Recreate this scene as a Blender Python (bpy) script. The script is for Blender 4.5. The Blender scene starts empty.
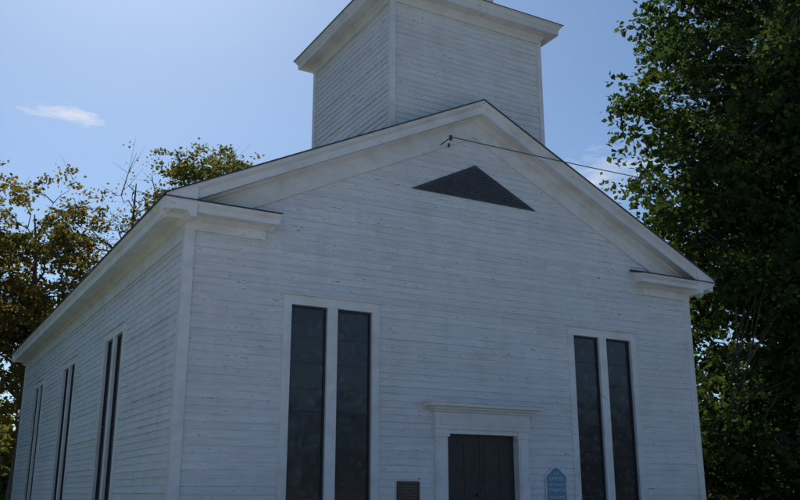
import bpy, bmesh, math, random
import numpy as np
from mathutils import Vector
random.seed(7)
S=bpy.context.scene
COL=S.collection

# ------------------------------------------------------------------ materials
def newmat(name):
    m=bpy.data.materials.new(name); m.use_nodes=True
    nt=m.node_tree; nt.nodes.clear()
    return m,nt
def N(nt,t,**kw):
    n=nt.nodes.new(t)
    for k,v in kw.items():
        if k in n.inputs.keys(): n.inputs[k].default_value=v
        else: setattr(n,k,v)
    return n
def ramp(nt,fac,stops):
    r=nt.nodes.new('ShaderNodeValToRGB')
    el=r.color_ramp.elements
    while len(el)<len(stops): el.new(0.5)
    for e,(p,c) in zip(el,stops):
        e.position=p; e.color=(c[0],c[1],c[2],1) if len(c)==3 else c
    nt.links.new(fac,r.inputs[0]); return r
def mixc(nt,fac,a,b,mode='MIX'):
    m=nt.nodes.new('ShaderNodeMix'); m.data_type='RGBA'; m.blend_type=mode
    for sock,v in ((m.inputs[0],fac),(m.inputs[6],a),(m.inputs[7],b)):
        if hasattr(v,'is_linked') or hasattr(v,'links'): nt.links.new(v,sock)
        else: sock.default_value=v if not isinstance(v,tuple) else (v[0],v[1],v[2],1)
    return m.outputs[2]
def out(nt,sh,disp=None):
    o=nt.nodes.new('ShaderNodeOutputMaterial'); nt.links.new(sh,o.inputs[0])
def coords(nt,scale):
    tc=nt.nodes.new('ShaderNodeTexCoord'); mp=nt.nodes.new('ShaderNodeMapping')
    mp.inputs['Scale'].default_value=scale
    nt.links.new(tc.outputs['Object'],mp.inputs[0]); return mp.outputs[0]

def paint(name,base=(.82,.83,.84),peel=0.40,stretch=(1,1,9)):
    m,nt=newmat(name); L=nt.links
    b=N(nt,'ShaderNodeBsdfPrincipled',Roughness=.6)
    n1=N(nt,'ShaderNodeTexNoise',Scale=1.6,Detail=4,Roughness=.65); L.new(coords(nt,stretch),n1.inputs[0])
    n2=N(nt,'ShaderNodeTexNoise',Scale=.4,Detail=2); L.new(coords(nt,(1,1,1)),n2.inputs[0])
    n3=N(nt,'ShaderNodeTexNoise',Scale=11,Detail=3,Roughness=.75); L.new(coords(nt,(1,1,3.5)),n3.inputs[0])
    n4=N(nt,'ShaderNodeTexNoise',Scale=2.6,Detail=3); L.new(coords(nt,(1,1,.4)),n4.inputs[0])
    g=nt.nodes.new('ShaderNodeNewGeometry')
    isl=ramp(nt,g.outputs['Random Per Island'],[(0,tuple(c*.90 for c in base)),(1,base)])
    soft=ramp(nt,n2.outputs[0],[(.3,(.90,.90,.89)),(.7,(1,1,1))])
    c=mixc(nt,1.0,isl.outputs[0],soft.outputs[0],'MULTIPLY')
    st=ramp(nt,n1.outputs[0],[(.33,(.80,.785,.75)),(.56,(1,1,1))])
    c=mixc(nt,.75,c,st.outputs[0],'MULTIPLY')
    run=ramp(nt,n4.outputs[0],[(.34,(.86,.85,.83)),(.52,(1,1,1))])
    c=mixc(nt,.4,c,run.outputs[0],'MULTIPLY')
    ad=N(nt,'ShaderNodeMath',operation='MULTIPLY'); L.new(n1.outputs[0],ad.inputs[0]); L.new(n3.outputs[0],ad.inputs[1])
    pk=ramp(nt,ad.outputs[0],[(peel-.02,(0,0,0)),(peel+.01,(1,1,1))])
    c=mixc(nt,pk.outputs[0],c,(.36,.34,.32))
    L.new(c,b.inputs['Base Color'])
    out(nt,b.outputs[0]); return m
def simple(name,base,rough=.7,var=.25,scale=4,metal=0,bump=.2,spec=.5):
    m,nt=newmat(name); L=nt.links
    b=N(nt,'ShaderNodeBsdfPrincipled',Roughness=rough,Metallic=metal)
    b.inputs['Specular IOR Level'].default_value=spec
    n=N(nt,'ShaderNodeTexNoise',Scale=scale,Detail=5,Roughness=.65); L.new(coords(nt,(1,1,1)),n.inputs[0])
    r=ramp(nt,n.outputs[0],[(.3,tuple(c*(1-var) for c in base)),(.7,tuple(min(1,c*(1+var)) for c in base))])
    L.new(r.outputs[0],b.inputs['Base Color'])
    bp=N(nt,'ShaderNodeBump',Strength=bump,Distance=.02); L.new(n.outputs[0],bp.inputs['Height']); L.new(bp.outputs[0],b.inputs['Normal'])
    out(nt,b.outputs[0]); return m
M_siding=paint('white_clapboard_paint',(.85,.855,.87),peel=.365,stretch=(1,1,9))
M_trim=paint('white_trim_paint',(.87,.87,.87),peel=.40,stretch=(1,1,1.5))
M_roof=simple('asphalt_shingle',(.07,.07,.075),.9,.4,6)
M_vent=simple('weathered_louver',(.07,.075,.085),.8,.3,8)
M_door=simple('dark_door_paint',(.036,.031,.029),.5,.3,6)
M_stone=simple('foundation_stone',(.28,.27,.25),.9,.35,3,bump=.6)
M_conc=simple('concrete',(.38,.37,.35),.9,.2,5)
M_metal=simple('dark_metal',(.08,.08,.085),.45,.3,20,metal=.6)
M_sash=simple('dark_sash_paint',(.032,.035,.042),.5,.3,20)
M_wood=simple('pole_wood',(.12,.09,.07),.9,.3,6)
M_brown=simple('plaque_bronze',(.07,.055,.045),.4,.35,25,metal=.5)
M_blue=simple('sign_blue_paint',(.14,.29,.42),.5,.1,6,bump=.05)
M_letter=simple('sign_white_paint',(.75,.76,.78),.5,.05,6,bump=.05)

# stained glass
def glass_mat():
    m,nt=newmat('stained_glass'); L=nt.links
    b=N(nt,'ShaderNodeBsdfPrincipled',Roughness=.16); b.inputs['Specular IOR Level'].default_value=.5
    v=N(nt,'ShaderNodeTexVoronoi',Scale=13.0); L.new(coords(nt,(1,1,.8)),v.inputs['Vector'])
    sep=N(nt,'ShaderNodeSeparateColor'); L.new(v.outputs['Color'],sep.inputs[0])
    r=ramp(nt,sep.outputs[0],[(0,(.022,.026,.034)),(.35,(.026,.032,.042)),(.6,(.040,.030,.036)),(.85,(.028,.036,.034)),(1,(.07,.072,.078))])
    c=r.outputs[0]; L.new(c,b.inputs['Base Color'])
    n=N(nt,'ShaderNodeTexNoise',Scale=1.6,Detail=2); L.new(coords(nt,(1,1,1)),n.inputs[0])
    bp=N(nt,'ShaderNodeBump',Strength=.35,Distance=.05); L.new(n.outputs[0],bp.inputs['Height']); L.new(bp.outputs[0],b.inputs['Normal'])
    out(nt,b.outputs[0]); return m
M_glass=glass_mat()

def leafmat(name,stops,trans=.35,tint=(1.5,1.6,.6)):
    m,nt=newmat(name); L=nt.links
    g=nt.nodes.new('ShaderNodeNewGeometry')
    n=N(nt,'ShaderNodeTexNoise',Scale=.55,Detail=1); L.new(coords(nt,(1,1,1)),n.inputs[0])
    a=N(nt,'ShaderNodeMath',operation='MULTIPLY_ADD'); L.new(g.outputs['Random Per Island'],a.inputs[0]); a.inputs[1].default_value=.55
    s=N(nt,'ShaderNodeMath',operation='MULTIPLY_ADD'); L.new(n.outputs[0],s.inputs[0]); s.inputs[1].default_value=1.3; s.inputs[2].default_value=-.42
    L.new(s.outputs[0],a.inputs[2])
    r=ramp(nt,a.outputs[0],stops)
    d=N(nt,'ShaderNodeBsdfDiffuse'); L.new(r.outputs[0],d.inputs['Color'])
    t=nt.nodes.new('ShaderNodeBsdfTranslucent')
    tc=mixc(nt,1.0,r.outputs[0],tint,'MULTIPLY'); L.new(tc,t.inputs[0])
    mx=nt.nodes.new('ShaderNodeMixShader'); mx.inputs[0].default_value=trans
    L.new(d.outputs[0],mx.inputs[1]); L.new(t.outputs[0],mx.inputs[2]); out(nt,mx.outputs[0]); return m
M_leaf=leafmat('maple_leaves',[(0,(.028,.045,.022)),(.4,(.042,.068,.028)),(.75,(.062,.094,.034)),(1,(.11,.125,.047))],.34,(1.4,1.5,.65))
M_leafY=leafmat('autumn_leaves',[(0,(.07,.065,.034)),(.35,(.115,.105,.045)),(.65,(.19,.15,.06)),(1,(.23,.13,.055))],.42)
M_leafO=leafmat('olive_leaves',[(0,(.06,.07,.034)),(.5,(.11,.11,.042)),(1,(.19,.16,.06))],.4)
M_bark=simple('bark',(.12,.10,.098),.95,.4,9,bump=.8)

# ------------------------------------------------------------------ helpers
class MB:
    def __init__(s): s.v=[]; s.f=[]
    def add(s,vs,fs):
        o=len(s.v); s.v+= [tuple(p) for p in vs]; s.f+=[tuple(i+o for i in f) for f in fs]
    def box(s,a,b):
        x0,y0,z0=a; x1,y1,z1=b
        s.add([(x0,y0,z0),(x1,y0,z0),(x1,y1,z0),(x0,y1,z0),(x0,y0,z1),(x1,y0,z1),(x1,y1,z1),(x0,y1,z1)],
              [(0,3,2,1),(4,5,6,7),(0,1,5,4),(1,2,6,5),(2,3,7,6),(3,0,4,7)])
    def obj(s,name,mat,parent=None,recalc=True,bevel=0):
        me=bpy.data.meshes.new(name); me.from_pydata(s.v,[],s.f)
        if recalc:
            bm=bmesh.new(); bm.from_mesh(me); bmesh.ops.recalc_face_normals(bm,faces=bm.faces); bm.to_mesh(me); bm.free()
        me.materials.append(mat); o=bpy.data.objects.new(name,me); COL.objects.link(o)
        if parent: o.parent=parent
        if bevel:
            b=o.modifiers.new('b','BEVEL'); b.width=bevel; b.segments=2; b.limit_method='ANGLE'
        return o
def empty(name,loc=(0,0,0)):
    e=bpy.data.objects.new(name,None); COL.objects.link(e); return e
class Frame:
    """wall frame: origin, u along wall, n outward"""
    def __init__(s,o,u,n): s.o=Vector(o); s.u=Vector(u); s.n=Vector(n)
    def P(s,u,z,n): return tuple(s.o+s.u*u+s.n*n+Vector((0,0,z)))
    def box(s,mb,u0,u1,z0,z1,n0,n1):
        P=s.P
        mb.add([P(u0,z0,n0),P(u1,z0,n0),P(u1,z0,n1),P(u0,z0,n1),P(u0,z1,n0),P(u1,z1,n0),P(u1,z1,n1),P(u0,z1,n1)],
              [(0,3,2,1),(4,5,6,7),(0,1,5,4),(1,2,6,5),(2,3,7,6),(3,0,4,7)])
def tube(mb,pts,rads,sides=6):
    pts=[Vector(p) for p in pts]
    vs=[];fs=[]
    for i,p in enumerate(pts):
        d=(pts[min(i+1,len(pts)-1)]-pts[max(i-1,0)]).normalized()
        a=d.cross(Vector((.3,.1,1))); 
        if a.length<.05: a=d.cross(Vector((1,0,0)))
        a.normalize(); b=d.cross(a)
        for k in range(sides):
            t=2*math.pi*k/sides; vs.append(p+(a*math.cos(t)+b*math.sin(t))*rads[i])
    for i in range(len(pts)-1):
        for k in range(sides):
            k2=(k+1)%sides; fs.append((i*sides+k,i*sides+k2,(i+1)*sides+k2,(i+1)*sides+k))
    fs.append(tuple(range(sides-1,-1,-1))); fs.append(tuple((len(pts)-1)*sides+k for k in range(sides)))
    mb.add(vs,fs)

# ------------------------------------------------------------------ church
W=11.9; LN=19.5; CX=W/2; ZB=.6
church=empty('white_church')
SL=.485
def zr(x): return 9.60-SL*abs(x-CX)

def boards(mb,fr,z0,z1,extent,holes,row=.128,seed=0,lean=.019):
    rng=random.Random(seed); z=z0
    while z<z1-1e-4:
        zt=min(z+row*rng.uniform(.97,1.03),z1); ext=extent((z+zt)/2)
        if ext is None or ext[1]-ext[0]<.05: z=zt; continue
        segs=[(ext[0],ext[1])]
        for (a,b,h0,h1) in holes:
            if zt>h0+.01 and z<h1-.01:
                ns=[]
                for s,e in segs:
                    if a>=e or b<=s: ns.append((s,e)); continue
                    if a>s: ns.append((s,a))
                    if b<e: ns.append((b,e))
                segs=ns
        for s,e in segs:
            u=s
            while u<e-1e-4:
                ln=rng.uniform(2.2,4.9); ue=min(u+ln,e)
                if e-ue<.5: ue=e
                dz=rng.gauss(0,.003); dz2=dz+rng.gauss(0,.003); k=lean+rng.uniform(-.004,.005); g=.0015
                if rng.random()<.10: k+=.008; dz-=.006
                k2=k+rng.uniform(-.004,.005)
                P=fr.P
                mb.add([P(u+g,z+dz,k),P(ue-g,z+dz2,k2),P(ue-g,zt+.012,.002),P(u+g,zt+.012,.002),
                        P(u+g,z+dz,-.02),P(ue-g,z+dz2,-.02)],
                       [(0,1,2,3),(4,5,1,0),(0,3,4),(1,5,2)])
                u=ue
        z=zt

F=Frame((0,0,0),(1,0,0),(0,-1,0))
Lw=Frame((0,0,0),(0,1,0),(-1,0,0))
Rw=Frame((W,0,0),(0,1,0),(1,0,0))
Bk=Frame((0,LN,0),(1,0,0),(0,1,0))
ZS=1.12
fwins=[(1.95,2.66,2.86,3.57),(8.39,9.10,9.30,10.01)]
swins=[(4.2,4.93,5.13,5.86),(9.5,10.23,10.43,11.16),(14.8,15.53,15.73,16.46)]
WT=4.88
fh=[(a-.1,d+.1,ZS-.1,WT+.1) for a,b,c,d in fwins]+[(5.0,6.9,0,2.9)]
def front_ext(z):
    if z<6.7: return (.0,W)
    h=(9.60-.50-z)/SL
    return (CX-h,CX+h) if h>0 else None
vz0,vz1,vx0,vx1=7.50,8.26,4.44,7.52
sid=MB()
boards(sid,F,ZB,9.1,front_ext,fh,seed=1)
boards(sid,Lw,ZB,5.95,lambda z:(0,LN),[(a-.1,d+.1,ZS-.1,WT+.1) for a,b,c,d in swins],seed=2)
boards(sid,Rw,ZB,5.95,lambda z:(0,LN),[(a-.1,d+.1,ZS-.1,WT+.1) for a,b,c,d in swins],seed=3)
boards(sid,Bk,ZB,9.1,front_ext,[],seed=4)
sid.obj('clapboard_siding',M_siding,church,recalc=False)

# wall core, inset behind the boards
core=MB()
i=.13
prof=[(i,.3),(W-i,.3),(W-i,6.5),(CX,9.4),(i,6.5)]
n=len(prof)
core.add([(x,i,z) for x,z in prof]+[(x,LN-i,z) for x,z in prof],
         [tuple(range(n)),tuple(range(2*n-1,n-1,-1))]+[(k,(k+1)%n,n+(k+1)%n,n+k) for k in range(n)])
core.obj('wall_core',M_door,church)
fd=MB()
for fr,l0,l1 in ((F,0,W),(Bk,0,W)): fr.box(fd,l0,l1,-.3,ZB-.02,-.3,.0)
Lw.box(fd,.3,LN-.3,-.3,ZB-.02,-.3,.0); Rw.box(fd,.3,LN-.3,-.3,ZB-.02,-.3,.0)
fd.obj('stone_foundation',M_stone,church)

tr=MB()
# corner boards
for fr in (F,Bk):
    fr.box(tr,-.045,.13,ZB-.04,6.18,0,.045); fr.box(tr,W-.13,W+.045,ZB-.04,6.18,0,.045)
    fr.box(tr,-.048,1.40,5.98,6.17,-.1,.055); fr.box(tr,W-1.40,W+.048,5.98,6.17,-.1,.055)
for fr in (Lw,Rw):
    fr.box(tr,0.0,.13,ZB-.04,6.14,-.02,.042); fr.box(tr,LN-.15,LN,ZB-.04,6.14,-.02,.042)
# water table
F.box(tr,.15,5.0,ZB-.06,ZB+.12,-.02,.035); F.box(tr,6.9,W-.15,ZB-.06,ZB+.12,-.02,.035)
for fr,l in ((Lw,LN),(Rw,LN),(Bk,W)): fr.box(tr,.15,l-.15,ZB-.06,ZB+.12,-.02,.035)
# rake cornices (front/back), swept over the ridge
def sweep_gable(mb,prof,xs,ysign,y0):
    """prof: (outward,vertical offset) closed"""
    vs=[];n=len(prof)
    for x in xs:
        for a,b in prof: vs.append((x,y0+ysign*a,zr(x)+b))
    fs=[]
    for s in range(len(xs)-1):
        for k in range(n): fs.append((s*n+k,s*n+(k+1)%n,(s+1)*n+(k+1)%n,(s+1)*n+k))
    fs.append(tuple(range(n))); fs.append(tuple((len(xs)-1)*n+k for k in range(n)))
    mb.add(vs,fs)
rk=[(.45,-.032),(.45,-.07),(.44,-.10),(.41,-.13),(.385,-.155),(.38,-.165),(.38,-.30),(.345,-.30),(.345,-.275),(.13,-.275),(.12,-.32),(.075,-.36),(.07,-.39),(-.05,-.39),(-.05,-.032)]
fz=[(.045,-.38),(.045,-.70),(.058,-.70),(.058,-.73),(-.02,-.73),(-.02,-.38)]
for ys,y0 in ((-1,0),(1,LN)):
    sweep_gable(tr,rk,[-.46,CX,W+.46],ys,y0)
    sweep_gable(tr,fz,[.02,CX,W-.02],ys,y0)
# cornice returns: profile in (out, z), swept along x
def sweep_u(mb,fr,prof,u0,u1):
    n=len(prof); vs=[fr.P(u0,z,a) for a,z in prof]+[fr.P(u1,z,a) for a,z in prof]
    mb.add(vs,[tuple(range(n)),tuple(range(2*n-1,n-1,-1))]+[(k,(k+1)%n,n+(k+1)%n,n+k) for k in range(n)])
rp=[(.455,6.37),(.455,6.34),(.44,6.32),(.40,6.29),(.385,6.275),(.385,6.195),(.35,6.195),(.35,6.21),(.13,6.21),(.12,6.18),(.075,6.14),(-.02,6.14),(-.02,6.48)]
for fr in (F,Bk):
    sweep_u(tr,fr,rp,-.49,1.54); sweep_u(tr,fr,rp,W-1.72,W+.49)
# side eaves
ep=[(.50,6.435),(.50,6.40),(.485,6.37),(.45,6.33),(.43,6.31),(.43,6.17),(.39,6.17),(.39,6.19),(.13,6.19),(.12,6.14)]
for fr in (Lw,Rw): 
    sweep_u(tr,fr,ep+[(.07,6.09),(-.02,6.09),(-.02,6.62)],-.445,LN+.445)
    fr.box(tr,.002,LN-.002,5.82,6.10,-.12,.047)
tr.obj('painted_trim',M_trim,church)

# return roofs (metal caps) and main roof
cap=MB()
for fr in (F,Bk):
    for a,b in ((-.50,1.56),(W-1.74,W+.50)):
        sweep_u(cap,fr,[(.475,6.374),(.475,6.392),(.01,6.54),(.01,6.49)],a,b)
cap.obj('return_caps',M_metal,church)
rf=MB()
sweep_gable(rf,[(.475,-.03),(.475,-.006),(-LN-.475,-.006),(-LN-.475,-.03)],[-.53,CX,W+.53],-1,0)
rf.obj('gable_roof',M_roof,church)

# louver vent
vt=MB()
cxv=(vx0+vx1)/2
vt.add([F.P(vx0,vz0,-.01),F.P(vx1,vz0,-.01),F.P(cxv,vz1,-.01),F.P(vx0,vz0,.036),F.P(vx1,vz0,.036),F.P(cxv,vz1,.036)],
       [(0,1,2),(5,4,3),(0,3,4,1),(1,4,5,2),(2,5,3,0)])
z=vz0+.04
while z<vz1-.09:
    t=1-(z+.035-vz0)/(vz1-vz0); hw=(vx1-vx0)/2*t-.05
    vt.add([F.P(cxv-hw,z,.054),F.P(cxv+hw,z,.054),F.P(cxv+hw,z+.045,.037),F.P(cxv-hw,z+.045,.037),F.P(cxv-hw,z,.037),F.P(cxv+hw,z,.037)],
           [(0,1,2,3),(4,5,1,0),(0,3,4),(1,5,2)])
    z+=.06
vt.obj('louver_vent',M_vent,church)

# windows
def window(fr,a,b,c,d,name):
    w=empty(name); w.parent=church
    t=MB(); top=WT; bot=ZS
    fr.box(t,a-.15,a,bot-.02,top,-.1,.045); fr.box(t,d,d+.15,bot-.02,top,-.1,.045)
    fr.box(t,b,c,bot,top,-.1,.038)
    fr.box(t,a-.15,d+.15,top+.001,top+.17,-.02,.043)
    fr.box(t,a-.18,d+.18,top+.171,top+.20,-.02,.085)
    fr.box(t,a-.20,d+.20,bot-.07,bot-.021,-.1,.095)
    fr.box(t,a-.15,d+.15,bot-.17,bot-.071,-.02,.035)
    t.obj('casing',M_trim,w)
    s=MB(); g=MB()
    for x0,x1 in ((a,b),(c,d)):
        e=.035
        fr.box(s,x0+.001,x0+e,bot,top,-.06,-.02); fr.box(s,x1-e,x1-.001,bot,top,-.06,-.02)
        fr.box(s,x0+e,x1-e,top-e,top-.001,-.06,-.02); fr.box(s,x0+e,x1-e,bot,bot+e,-.06,-.02)
        fr.box(s,x0+e,x1-e,3.0,3.03,-.06,-.03)
        fr.box(g,x0+.01,x1-.01,bot+.01,top-.01,-.08,-.05)
        for zz in np.arange(bot+.45,top-.2,.46):
            fr.box(s,x0+e,x1-e,zz-.005,zz+.005,-.05,-.043)
    s.obj('sash',M_sash,w); g.obj('stained_glass',M_glass,w)
for q in fwins: window(F,*q,name='tall_window')
for q in swins:
    window(Lw,*q,name='tall_window')
    window(Rw,*q,name='tall_window')

# door
dr=empty('entrance_door'); dr.parent=church
t=MB()
F.box(t,4.90,5.16,ZB-.02,2.80,-.12,.10); F.box(t,6.80,7.06,ZB-.02,2.80,-.12,.10)
F.box(t,4.94,5.12,ZB+.2,2.62,.10,.115); F.box(t,6.84,7.02,ZB+.2,2.62,.10,.115)
F.box(t,4.87,5.19,2.66,2.72,.0,.13); F.box(t,6.77,7.09,2.66,2.72,.0,.13)
F.box(t,5.16,6.80,2.72,2.801,-.12,.08)
F.box(t,4.88,7.08,2.801,3.12,-.05,.12)
F.box(t,4.98,6.98,2.88,3.05,.12,.13)
F.box(t,4.84,7.12,3.121,3.16,-.05,.17)
F.box(t,4.77,7.19,3.161,3.21,-.05,.23)
F.box(t,4.68,7.28,3.211,3.28,-.05,.32)
F.box(t,4.66,7.30,3.281,3.31,-.05,.35)
t.obj('door_surround',M_trim,dr)
t=MB()
F.box(t,5.16,5.975,ZB,2.72,-.11,-.07); F.box(t,5.985,6.80,ZB,2.72,-.11,-.07)
for x0 in (5.16,5.985):
    for z0,z1 in ((.8,1.45),(1.6,2.55)):
        for a,b in ((x0+.1,x0+.36),(x0+.46,x0+.72)):
            F.box(t,a,b,z0,z1,-.07,-.062)
t.obj('door_leaves',M_door,dr)
t=MB(); tube(t,[F.P(5.92,1.6,-.07),F.P(5.92,1.6,-.01)],[.03,.03],10); t.obj('door_knob',M_brown,dr)
# steps
st=empty('entrance_steps')
t=MB()
for q in range(3):
    t.box((4.5-.0,-.5-.32*(3-q),q*.19-.0),(7.46,-.062,q*.19+.19-.004*(q<2)))
t.obj('treads',M_conc,st,bevel=.01)

# plaque + shield sign
pq=MB()
F.box(pq,4.10,4.57,1.46,1.84,.025,.055)
pl=empty('wall_plaque'); pq.obj('plate',M_brown,pl,bevel=.006)
t=MB()
F.box(t,4.115,4.555,1.815,1.83,.055,.062);F.box(t,4.115,4.555,1.47,1.485,.055,.062)
F.box(t,4.115,4.13,1.485,1.815,.055,.062);F.box(t,4.54,4.555,1.485,1.815,.055,.062)
for q in range(5): F.box(t,4.17,4.50-.03*(q%2),1.54+q*.052,1.555+q*.052,.055,.058)
t.obj('raised_lettering',simple('bronze_light',(.13,.105,.075),.4,.2,10,metal=.5),pl)
sg=empty('church_sign')
def shield(scale,n0,n1,mat,name):
    cx,cz=7.74,1.66
    pts=[(-.27,.30),(-.235,.36),(-.16,.40),(-.10,.47),(0,.52),(.10,.47),(.16,.40),(.235,.36),(.27,.30),(.255,.1),(.27,-.15),(.20,-.36),(.10,-.47),(0,-.55),(-.10,-.47),(-.20,-.36),(-.27,-.15),(-.255,.1)]
    pts=[(cx+x*scale,cz+z*scale) for x,z in pts][::-1]
    n=len(pts); mb=MB()
    mb.add([F.P(x,z,n0) for x,z in pts]+[F.P(x,z,n1) for x,z in pts],[tuple(range(n)),tuple(range(2*n-1,n-1,-1))]+[(k,(k+1)%n,n+(k+1)%n,n+k) for k in range(n)])
    mb.obj(name,mat,sg)
shield(1.0,.03,.055,M_letter,'sign_border'); shield(.92,.056,.062,M_blue,'sign_field')
def text(body,x,z,size,parent,mat,n=.066):
    c=bpy.data.curves.new('txt','FONT'); c.body=body; c.size=size; c.align_x='CENTER'; c.extrude=.002
    o=bpy.data.objects.new('lettering',c); COL.objects.link(o); o.location=(x,-n,z); o.rotation_euler=(math.pi/2,0,0)
    c.materials.append(mat); o.parent=parent
for b,zz,sz in (("THE",1.98,.07),("UNITED",1.88,.10),("METHODIST",1.77,.075),("CHURCH",1.66,.10),("WELCOMES",1.53,.075),("YOU",1.42,.09)):
    text(b,7.74,zz,sz,sg,M_letter)

# tower
TX0,TX1,TY0,TY1=4.04,7.90,.10,3.96; TT=11.62
tw=empty('bell_tower'); tw.parent=church
t=MB()
tf=[Frame((TX0,TY0,0),(1,0,0),(0,-1,0)),Frame((TX0,TY0,0),(0,1,0),(-1,0,0)),Frame((TX1,TY0,0),(0,1,0),(1,0,0)),Frame((TX0,TY1,0),(1,0,0),(0,1,0))]
TWD=TX1-TX0
for j,fr in enumerate(tf): boards(t,fr,7.6,TT,lambda z:(0,TWD),[],seed=20+j)
t.obj('tower_siding',M_siding,tw,recalc=False)
t=MB(); t.box((TX0+.03,TY0+.03,7.5),(TX1-.03,TY1-.03,12)); t.obj('tower_core',M_trim,tw)
t=MB()
for fr in (tf[0],tf[3]):
    fr.box(t,-.045,.07,7.6,TT-.0,0,.045); fr.box(t,TWD-.07,TWD+.045,7.6,TT,0,.045)
for fr in (tf[1],tf[2]):
    fr.box(t,0,.07,7.6,TT,-.02,.042); fr.box(t,TWD-.07,TWD,7.6,TT,-.02,.042)
def frustum(mb,o0,z0,o1,z1,x0=TX0,x1=TX1,y0=TY0,y1=TY1):
    mb.add([(x0-o0,y0-o0,z0),(x1+o0,y0-o0,z0),(x1+o0,y1+o0,z0),(x0-o0,y1+o0,z0),(x0-o1,y0-o1,z1),(x1+o1,y0-o1,z1),(x1+o1,y1+o1,z1),(x0-o1,y1+o1,z1)],
      [(0,3,2,1),(4,5,6,7),(0,1,5,4),(1,2,6,5),(2,3,7,6),(3,0,4,7)])
frustum(t,.055,TT+.001,.055,TT+.10); frustum(t,.06,TT+.101,.12,TT+.18)
frustum(t,.34,TT+.181,.34,TT+.30); frustum(t,.35,TT+.301,.40,TT+.38); frustum(t,.41,TT+.381,.41,TT+.42)
sx0,sx1,sy0,sy1=4.75,7.19,.81,3.25
frustum(t,.0,12.2,.0,14.6,sx0,sx1,sy0,sy1)
frustum(t,.06,14.601,.28,14.75,sx0,sx1,sy0,sy1); frustum(t,.3,14.751,.3,14.9,sx0,sx1,sy0,sy1)
t.obj('tower_trim',M_trim,tw)
t=MB(); frustum(t,.44,TT+.421,-.71,TT+.85); frustum(t,.33,14.901,-1.15,18.2,sx0,sx1,sy0,sy1)
t.obj('tower_roofs',M_roof,tw)
t=MB()
for fr in (Frame((sx0,sy0,0),(1,0,0),(0,-1,0)),Frame((sx0,sy0,0),(0,1,0),(-1,0,0)),Frame((sx1,sy0,0),(0,1,0),(1,0,0)),Frame((sx0,sy1,0),(1,0,0),(0,1,0))):
    fr.box(t,.5,1.94,12.9,14.3,-.01,.01)
    for q in range(12): fr.box(t,.5,1.94,12.95+q*.11,13.0+q*.11,.01,.05)
t.obj('belfry_louvers',M_vent,tw)

# insulator bracket and service wire, pole
sv=empty('service_wire')
t=MB(); tube(t,[(5.12,-.03,8.55),(5.12,-.45,8.57)],[.013,.013],8); tube(t,[(5.12,-.43,8.50),(5.12,-.43,8.54),(5.12,-.43,8.58),(5.12,-.43,8.61)],[.02,.04,.03,.035],10)
tube(t,[(5.30,-.06,8.52),(5.30,-.10,8.60)],[.02,.025],8)
t.obj('insulator',M_metal,sv)
t=MB(); A=Vector((5.13,-.46,8.57)); B=Vector((31,-1.3,9.7))
pts=[]
for q in range(31):
    s=q/30; p=A.lerp(B,s); p.z-=4*.4*s*(1-s); pts.append(p)
tube(t,pts,[.010]*31,6); t.obj('wire',M_metal,sv)
up=empty('utility_pole')
t=MB(); tube(t,[(31,-1.2,-.5),(31,-1.2,4),(31,-1.2,10.5)],[.17,.15,.12],12); t.box((30.0,-1.42,9.55),(32.0,-1.32,9.67))
t.obj('pole',M_wood,up)
t=MB()
for x in (30.1,30.6,31.4,31.9): tube(t,[(x,-1.37,9.67),(x,-1.37,9.75),(x,-1.37,9.81)],[.03,.05,.03],8)
t.obj('insulators',M_metal,up)

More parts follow.
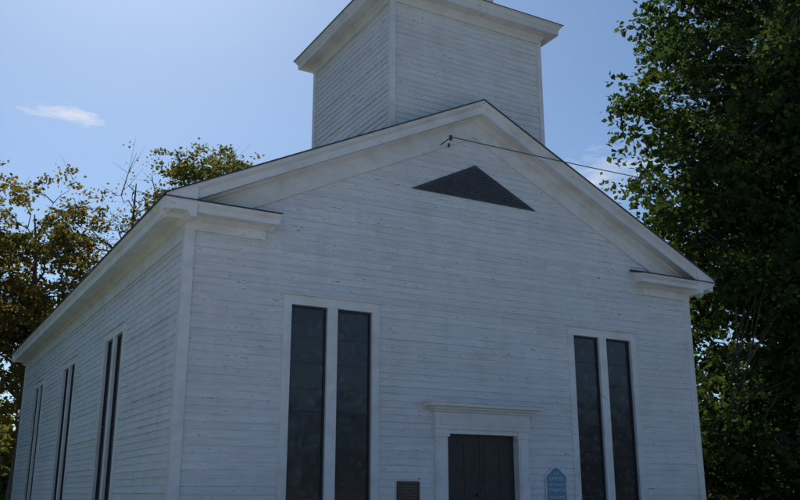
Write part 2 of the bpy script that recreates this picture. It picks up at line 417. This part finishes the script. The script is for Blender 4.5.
# ------------------------------------------------------------------ trees
def make_tree(name,base,H,cz,R,RZ,nclump,nleaf,lsize,mat,seed,csize=.8,shell=.45,trunk=.3,cut=None,nlimb=16,lobes=.22,ncarry=9):
    rg=np.random.default_rng(seed); root=empty(name)
    bx,by=base
    ld=rg.normal(size=(14,3)); ld/=np.linalg.norm(ld,axis=1)[:,None]; la=rg.uniform(-1,.6,14)*lobes
    cl=[]
    while len(cl)<nclump:
        d=rg.normal(size=3); d/=np.linalg.norm(d)
        m=1+np.sum(la*np.exp(-((1-ld@d)/.12)))
        r=rg.uniform()**shell
        p=np.array([d[0]*R*r*m,d[1]*R*r*m,cz+d[2]*RZ*r*min(m,1.1)])
        if p[2]<.7: continue
        cl.append(p+np.array([bx,by,0]))
    cl=np.array(cl)
    if cut is not None: cl=cl[cut(cl)]
    mb=MB(); top=cz+RZ*.65
    tp=[];tr_=[]
    lean=rg.uniform(-.5,.5,2)
    for q in range(9):
        s=q/8; tp.append(Vector((bx+lean[0]*s*s*1.2+.12*math.sin(q*1.7+seed)*min(1,trunk*4),by+lean[1]*s*s*1.2+.1*math.cos(q*2.1)*min(1,trunk*4),-.3+(top+.3)*s)))
        tr_.append(trunk*(1-s)**.8*(1.35 if q==0 else 1)+.03)
    tube(mb,tp,tr_,10)
    limbs=[]
    idx=rg.choice(len(cl),min(nlimb,len(cl)),replace=False)
    for j in idx:
        e=Vector(cl[j]); rad=math.hypot(e.x-bx,e.y-by)
        zs=max(min(1.8,cz*.4),min(top*.92,e.z-rad*.75)); s=(zs+.3)/(top+.3)*8; a=int(min(7,s)); st_=tp[a].lerp(tp[a+1],s-a)
        P=[];r0=min(max(.04,tr_[a]*.5),trunk*.6)
        for q in range(7):
            s=q/6; p=st_.lerp(e,s); p.z+=math.sin(s*math.pi)*rad*.12
            p+=Vector(rg.normal(size=3)*.10*(0<q<6)); P.append(p)
        tube(mb,P,[r0*(1-.85*q/6) for q in range(7)],6); limbs.append(P)
    allp=np.array([tuple(p) for P in limbs for p in P[2:]])
    for c in cl:
        dd=np.linalg.norm(allp-c,axis=1)+(allp[:,2]>c[2])*.6; s0=Vector(allp[np.argmin(dd)]); e=Vector(c)
        mid=s0.lerp(e,.5)+Vector(rg.normal(size=3)*.15); mid.z+=.1
        tube(mb,[s0,mid,e],[.035,.022,.008],4)
        for _ in range(3):
            e2=e+Vector(rg.normal(size=3)*csize*.6); tube(mb,[mid,e2],[.014,.004],3)
    mb.obj('trunk_and_limbs',M_bark,root,recalc=False)
    sub=cl[:,None,:]+rg.normal(size=(len(cl),ncarry,3))*csize*np.array([.75,.75,.5])
    k=rg.integers(0,ncarry,size=(len(cl),nleaf))
    pos=sub[np.arange(len(cl))[:,None],k]+rg.normal(size=(len(cl),nleaf,3))*csize*np.array([.30,.30,.15])
    pos=pos.reshape(-1,3)
    keep=pos[:,2]>.1
    if cut is not None: keep&=cut(pos)
    pos=pos[keep]; n=len(pos)
    nrm=rg.normal(size=(n,3))*.75+np.array([0,0,.75]); nrm/=np.linalg.norm(nrm,axis=1)[:,None]
    a=np.cross(nrm,rg.normal(size=(n,3))); a/=np.linalg.norm(a,axis=1)[:,None]; b=np.cross(nrm,a)
    s=(lsize*rg.uniform(.6,1.25,n))[:,None]
    v=np.empty((n,4,3)); v[:,0]=pos-a*s*.55; v[:,1]=pos+b*s*.42+nrm*s*.08-a*s*.05; v[:,2]=pos+a*s*.6-nrm*s*.1; v[:,3]=pos-b*s*.42+nrm*s*.08-a*s*.05
    me=bpy.data.meshes.new('leaves'); me.vertices.add(n*4); me.vertices.foreach_set('co',v.reshape(-1))
    me.loops.add(n*4); me.loops.foreach_set('vertex_index',np.arange(n*4,dtype=np.int32))
    me.polygons.add(n); me.polygons.foreach_set('loop_start',np.arange(0,n*4,4,dtype=np.int32)); 
    me.update(calc_edges=True); me.validate()
    me.materials.append(mat); o=bpy.data.objects.new('leaves',me); COL.objects.link(o); o.parent=root
    return root
notchurch=lambda p:~((p[:,0]<12.75)&(p[:,0]>-.9)&(p[:,1]>-.8)&(p[:,1]<20.3)&(p[:,2]<10.5))
make_tree('maple_tree',(18.2,1.0),20,9.6,4.9,10.1,430,230,.185,M_leaf,11,csize=.72,shell=.38,trunk=.42,cut=notchurch,nlimb=26,lobes=.10)
make_tree('maple_tree',(25.5,5.5),18,9.5,5.8,9.5,110,150,.34,M_leaf,12,csize=1.0,shell=.5,trunk=.35,cut=notchurch)
make_tree('maple_tree',(19.5,12.0),11,5.5,4.6,5.0,70,150,.32,M_leaf,13,csize=1.0,shell=.5,trunk=.3,cut=notchurch)
for q,(x,y,r) in enumerate(((15.6,3.5,1.7),(18.5,6.0,2.0),(22.5,2.5,2.0),(21.5,6.5,2.2))):
    make_tree('shrub',(x,y),3,1.5,r,1.6,40,110,.17,M_leaf,40+q,csize=.5,shell=.5,trunk=.06,cut=notchurch,nlimb=10)
# trees beyond the church, left of the view
make_tree('autumn_tree',(-4.3,29.5),17,10.6,4.5,7.0,160,170,.20,M_leafY,21,csize=.7,shell=.5,trunk=.26,nlimb=26)
make_tree('autumn_tree',(1.6,32.5),18,10.6,4.2,7.5,150,150,.20,M_leafY,22,csize=.7,shell=.5,trunk=.26,nlimb=26)
make_tree('bare_tree',(6.0,33.5),19,13,3.2,8.0,150,12,.15,M_leafY,23,csize=.8,shell=.6,trunk=.24,nlimb=40)
make_tree('olive_tree',(10.0,31.5),18,13.6,4.6,7.8,180,150,.19,M_leafO,24,csize=.7,shell=.45,trunk=.28,nlimb=22)
make_tree('shade_tree',(-7.5,24),11,6.0,4.0,5.0,80,150,.27,M_leaf,25,csize=.8,shell=.5,trunk=.25)
# distant woods: one mass
rg=np.random.default_rng(5)
def woods():
    P=[]
    for q in range(150):
        ang=rg.uniform(0,2*math.pi); d=rg.uniform(60,110)
        c=np.array([6+d*math.cos(ang),6+d*math.sin(ang),0]); h=rg.uniform(8,13); r=rg.uniform(3.5,6)
        m=300; u=rg.normal(size=(m,3)); u/=np.linalg.norm(u,axis=1)[:,None]
        u*= (rg.uniform(size=(m,1))**.35)*(1+.25*np.sin(u[:,:1]*7+q)*np.cos(u[:,1:2]*6))
        P.append(c+np.array([0,0,h*.5])+u*np.array([r,r,h*.55]))
    pos=np.concatenate(P); pos=pos[pos[:,2]>0]; n=len(pos)
    nrm=rg.normal(size=(n,3))+np.array([0,0,.5]); nrm/=np.linalg.norm(nrm,axis=1)[:,None]
    a=np.cross(nrm,rg.normal(size=(n,3))); a/=np.linalg.norm(a,axis=1)[:,None]; b=np.cross(nrm,a); s=rg.uniform(.5,1.1,n)[:,None]
    v=np.empty((n,4,3)); v[:,0]=pos-a*s; v[:,1]=pos+b*s*.7; v[:,2]=pos+a*s; v[:,3]=pos-b*s*.7
    me=bpy.data.meshes.new('distant_trees'); me.vertices.add(n*4); me.vertices.foreach_set('co',v.reshape(-1))
    me.loops.add(n*4); me.loops.foreach_set('vertex_index',np.arange(n*4,dtype=np.int32))
    me.polygons.add(n); me.polygons.foreach_set('loop_start',np.arange(0,n*4,4,dtype=np.int32)); me.update(calc_edges=True); me.validate()
    me.materials.append(M_leafO); o=bpy.data.objects.new('distant_trees',me); COL.objects.link(o)
woods()

# ------------------------------------------------------------------ ground
def ground():
    m,nt=newmat('grass_ground'); L=nt.links
    b=N(nt,'ShaderNodeBsdfPrincipled',Roughness=.95)
    n1=N(nt,'ShaderNodeTexNoise',Scale=.25,Detail=5); L.new(coords(nt,(1,1,1)),n1.inputs[0])
    n2=N(nt,'ShaderNodeTexNoise',Scale=18,Detail=6,Roughness=.75); L.new(coords(nt,(1,1,1)),n2.inputs[0])
    r1=ramp(nt,n1.outputs[0],[(.3,(.055,.085,.03)),(.7,(.10,.11,.045))]); r2=ramp(nt,n2.outputs[0],[(.3,(.55,.55,.5)),(.7,(1.3,1.3,1.2))])
    L.new(mixc(nt,1.0,r1.outputs[0],r2.outputs[0],'MULTIPLY'),b.inputs['Base Color'])
    bp=N(nt,'ShaderNodeBump',Strength=.8,Distance=.05); L.new(n2.outputs[0],bp.inputs['Height']); L.new(bp.outputs[0],b.inputs['Normal'])
    out(nt,b.outputs[0])
    g=MB(); g.add([(-1500,-1500,0),(1500,-1500,0),(1500,1500,0),(-1500,1500,0)],[(0,1,2,3)]); g.obj('ground',m)
    g=MB(); g.add([(-28,-32,.004),(24,-32,.004),(16,-2.2,.004),(-28,-2.2,.004)],[(0,1,2,3)]); g.obj('bounce_sheet',simple('pale_bounce_surface',(.44,.43,.41),.95,.15,14,bump=.6))  # pale sheet added out of view to bounce sunlight onto the facade
    g=MB(); g.add([(5.1,-2.2,.008),(6.9,-2.2,.008),(6.9,-1.46,.008),(5.1,-1.46,.008)],[(0,1,2,3)]); g.obj('path',M_conc)
    g=MB(); g.add([(-300,-40,.004),(300,-40,.004),(300,-33,.004),(-300,-33,.004)],[(0,1,2,3)]); g.obj('road',simple('asphalt',(.05,.05,.052),.9,.2,8))
ground()

# ------------------------------------------------------------------ sky + sun
SUN_B=math.radians(80); SUN_E=math.radians(45)
w=bpy.data.worlds.new('World'); S.world=w; w.use_nodes=True; nt=w.node_tree; nt.nodes.clear(); L=nt.links
sky=nt.nodes.new('ShaderNodeTexSky'); sky.sky_type='NISHITA'; sky.sun_disc=False
sky.sun_elevation=SUN_E; sky.sun_rotation=math.pi/2-SUN_B; sky.air_density=1.0; sky.dust_density=.65; sky.ozone_density=1.6
bg=nt.nodes.new('ShaderNodeBackground'); bg.inputs[1].default_value=.09
tc=nt.nodes.new('ShaderNodeTexCoord')
def vm(op,a,b):
    n=nt.nodes.new('ShaderNodeVectorMath'); n.operation=op
    L.new(a,n.inputs[0]); n.inputs[1].default_value=b; return n.outputs['Value'] if op=='DOT_PRODUCT' else n.outputs[0]
def ma(op,a,b=None,c=None):
    n=nt.nodes.new('ShaderNodeMath'); n.operation=op
    for i_,v in enumerate((a,b,c)):
        if v is None: continue
        if isinstance(v,(int,float)): n.inputs[i_].default_value=v
        else: L.new(v,n.inputs[i_])
    return n.outputs[0]
D=tc.outputs['Generated']
nz=N(nt,'ShaderNodeTexNoise',Scale=26,Detail=7,Roughness=.62)
mp=nt.nodes.new('ShaderNodeMapping'); mp.inputs['Scale'].default_value=(1,1,3.5); L.new(D,mp.inputs[0]); L.new(mp.outputs[0],nz.inputs[0])
def cloud(az,el,wa,wb,tilt,dens):
    az=math.radians(az);el=math.radians(el)
    d=Vector((math.cos(az)*math.cos(el),math.sin(az)*math.cos(el),math.sin(el)))
    r=Vector((math.sin(az),-math.cos(az),0)); u=r.cross(d); t=math.radians(tilt)
    r2=r*math.cos(t)+u*math.sin(t); u2=u*math.cos(t)-r*math.sin(t)
    a=ma('DIVIDE',vm('DOT_PRODUCT',D,r2),wa); b=ma('DIVIDE',vm('DOT_PRODUCT',D,u2),wb)
    f=ma('SUBTRACT',1,ma('SQRT',ma('ADD',ma('MULTIPLY',a,a),ma('MULTIPLY',b,b))))
    f=ma('ADD',f,ma('MULTIPLY_ADD',nz.outputs[0],3.4,-1.75))
    n=ma('MULTIPLY',ma('MULTIPLY',f,dens),ma('GREATER_THAN',vm('DOT_PRODUCT',D,d),0)); n_=nt.nodes.new('ShaderNodeMath'); n_.operation='ADD'; n_.use_clamp=True; L.new(n,n_.inputs[0]); n_.inputs[1].default_value=0
    return n_.outputs[0]
c1=cloud(81.8,22.5,.058,.011,-4,.7)
c2=cloud(47.2,19.5,.07,.03,8,.45)
cs=ma('MAXIMUM',c1,c2)
tinted=mixc(nt,1.0,sky.outputs[0],(.80,.97,1.12),'MULTIPLY')
mx=mixc(nt,cs,tinted,(8.8,9.2,9.8)); L.new(mx,bg.inputs[0])
o=nt.nodes.new('ShaderNodeOutputWorld'); L.new(bg.outputs[0],o.inputs[0])
sd=bpy.data.lights.new('sun','SUN'); sd.energy=5.0; sd.angle=math.radians(.5); sd.color=(1,.94,.84)
so=bpy.data.objects.new('sun',sd); COL.objects.link(so)
dirv=Vector((math.cos(SUN_B)*math.cos(SUN_E),math.sin(SUN_B)*math.cos(SUN_E),math.sin(SUN_E)))
so.rotation_euler=dirv.to_track_quat('Z','Y').to_euler(); so.location=(0,0,40)

# ------------------------------------------------------------------ camera
cam=bpy.data.cameras.new('camera'); co=bpy.data.objects.new('camera',cam); COL.objects.link(co)
cam.sensor_width=36; cam.lens=36*890/800; cam.clip_end=4000
co.location=(-4.02,-14.5,1.6)
p=math.atan(245/890); co.rotation_euler=(math.pi/2+p,0,math.radians(60.5-90))
S.camera=co
S.view_settings.view_transform='Standard'; S.view_settings.look='None'; S.view_settings.exposure=0
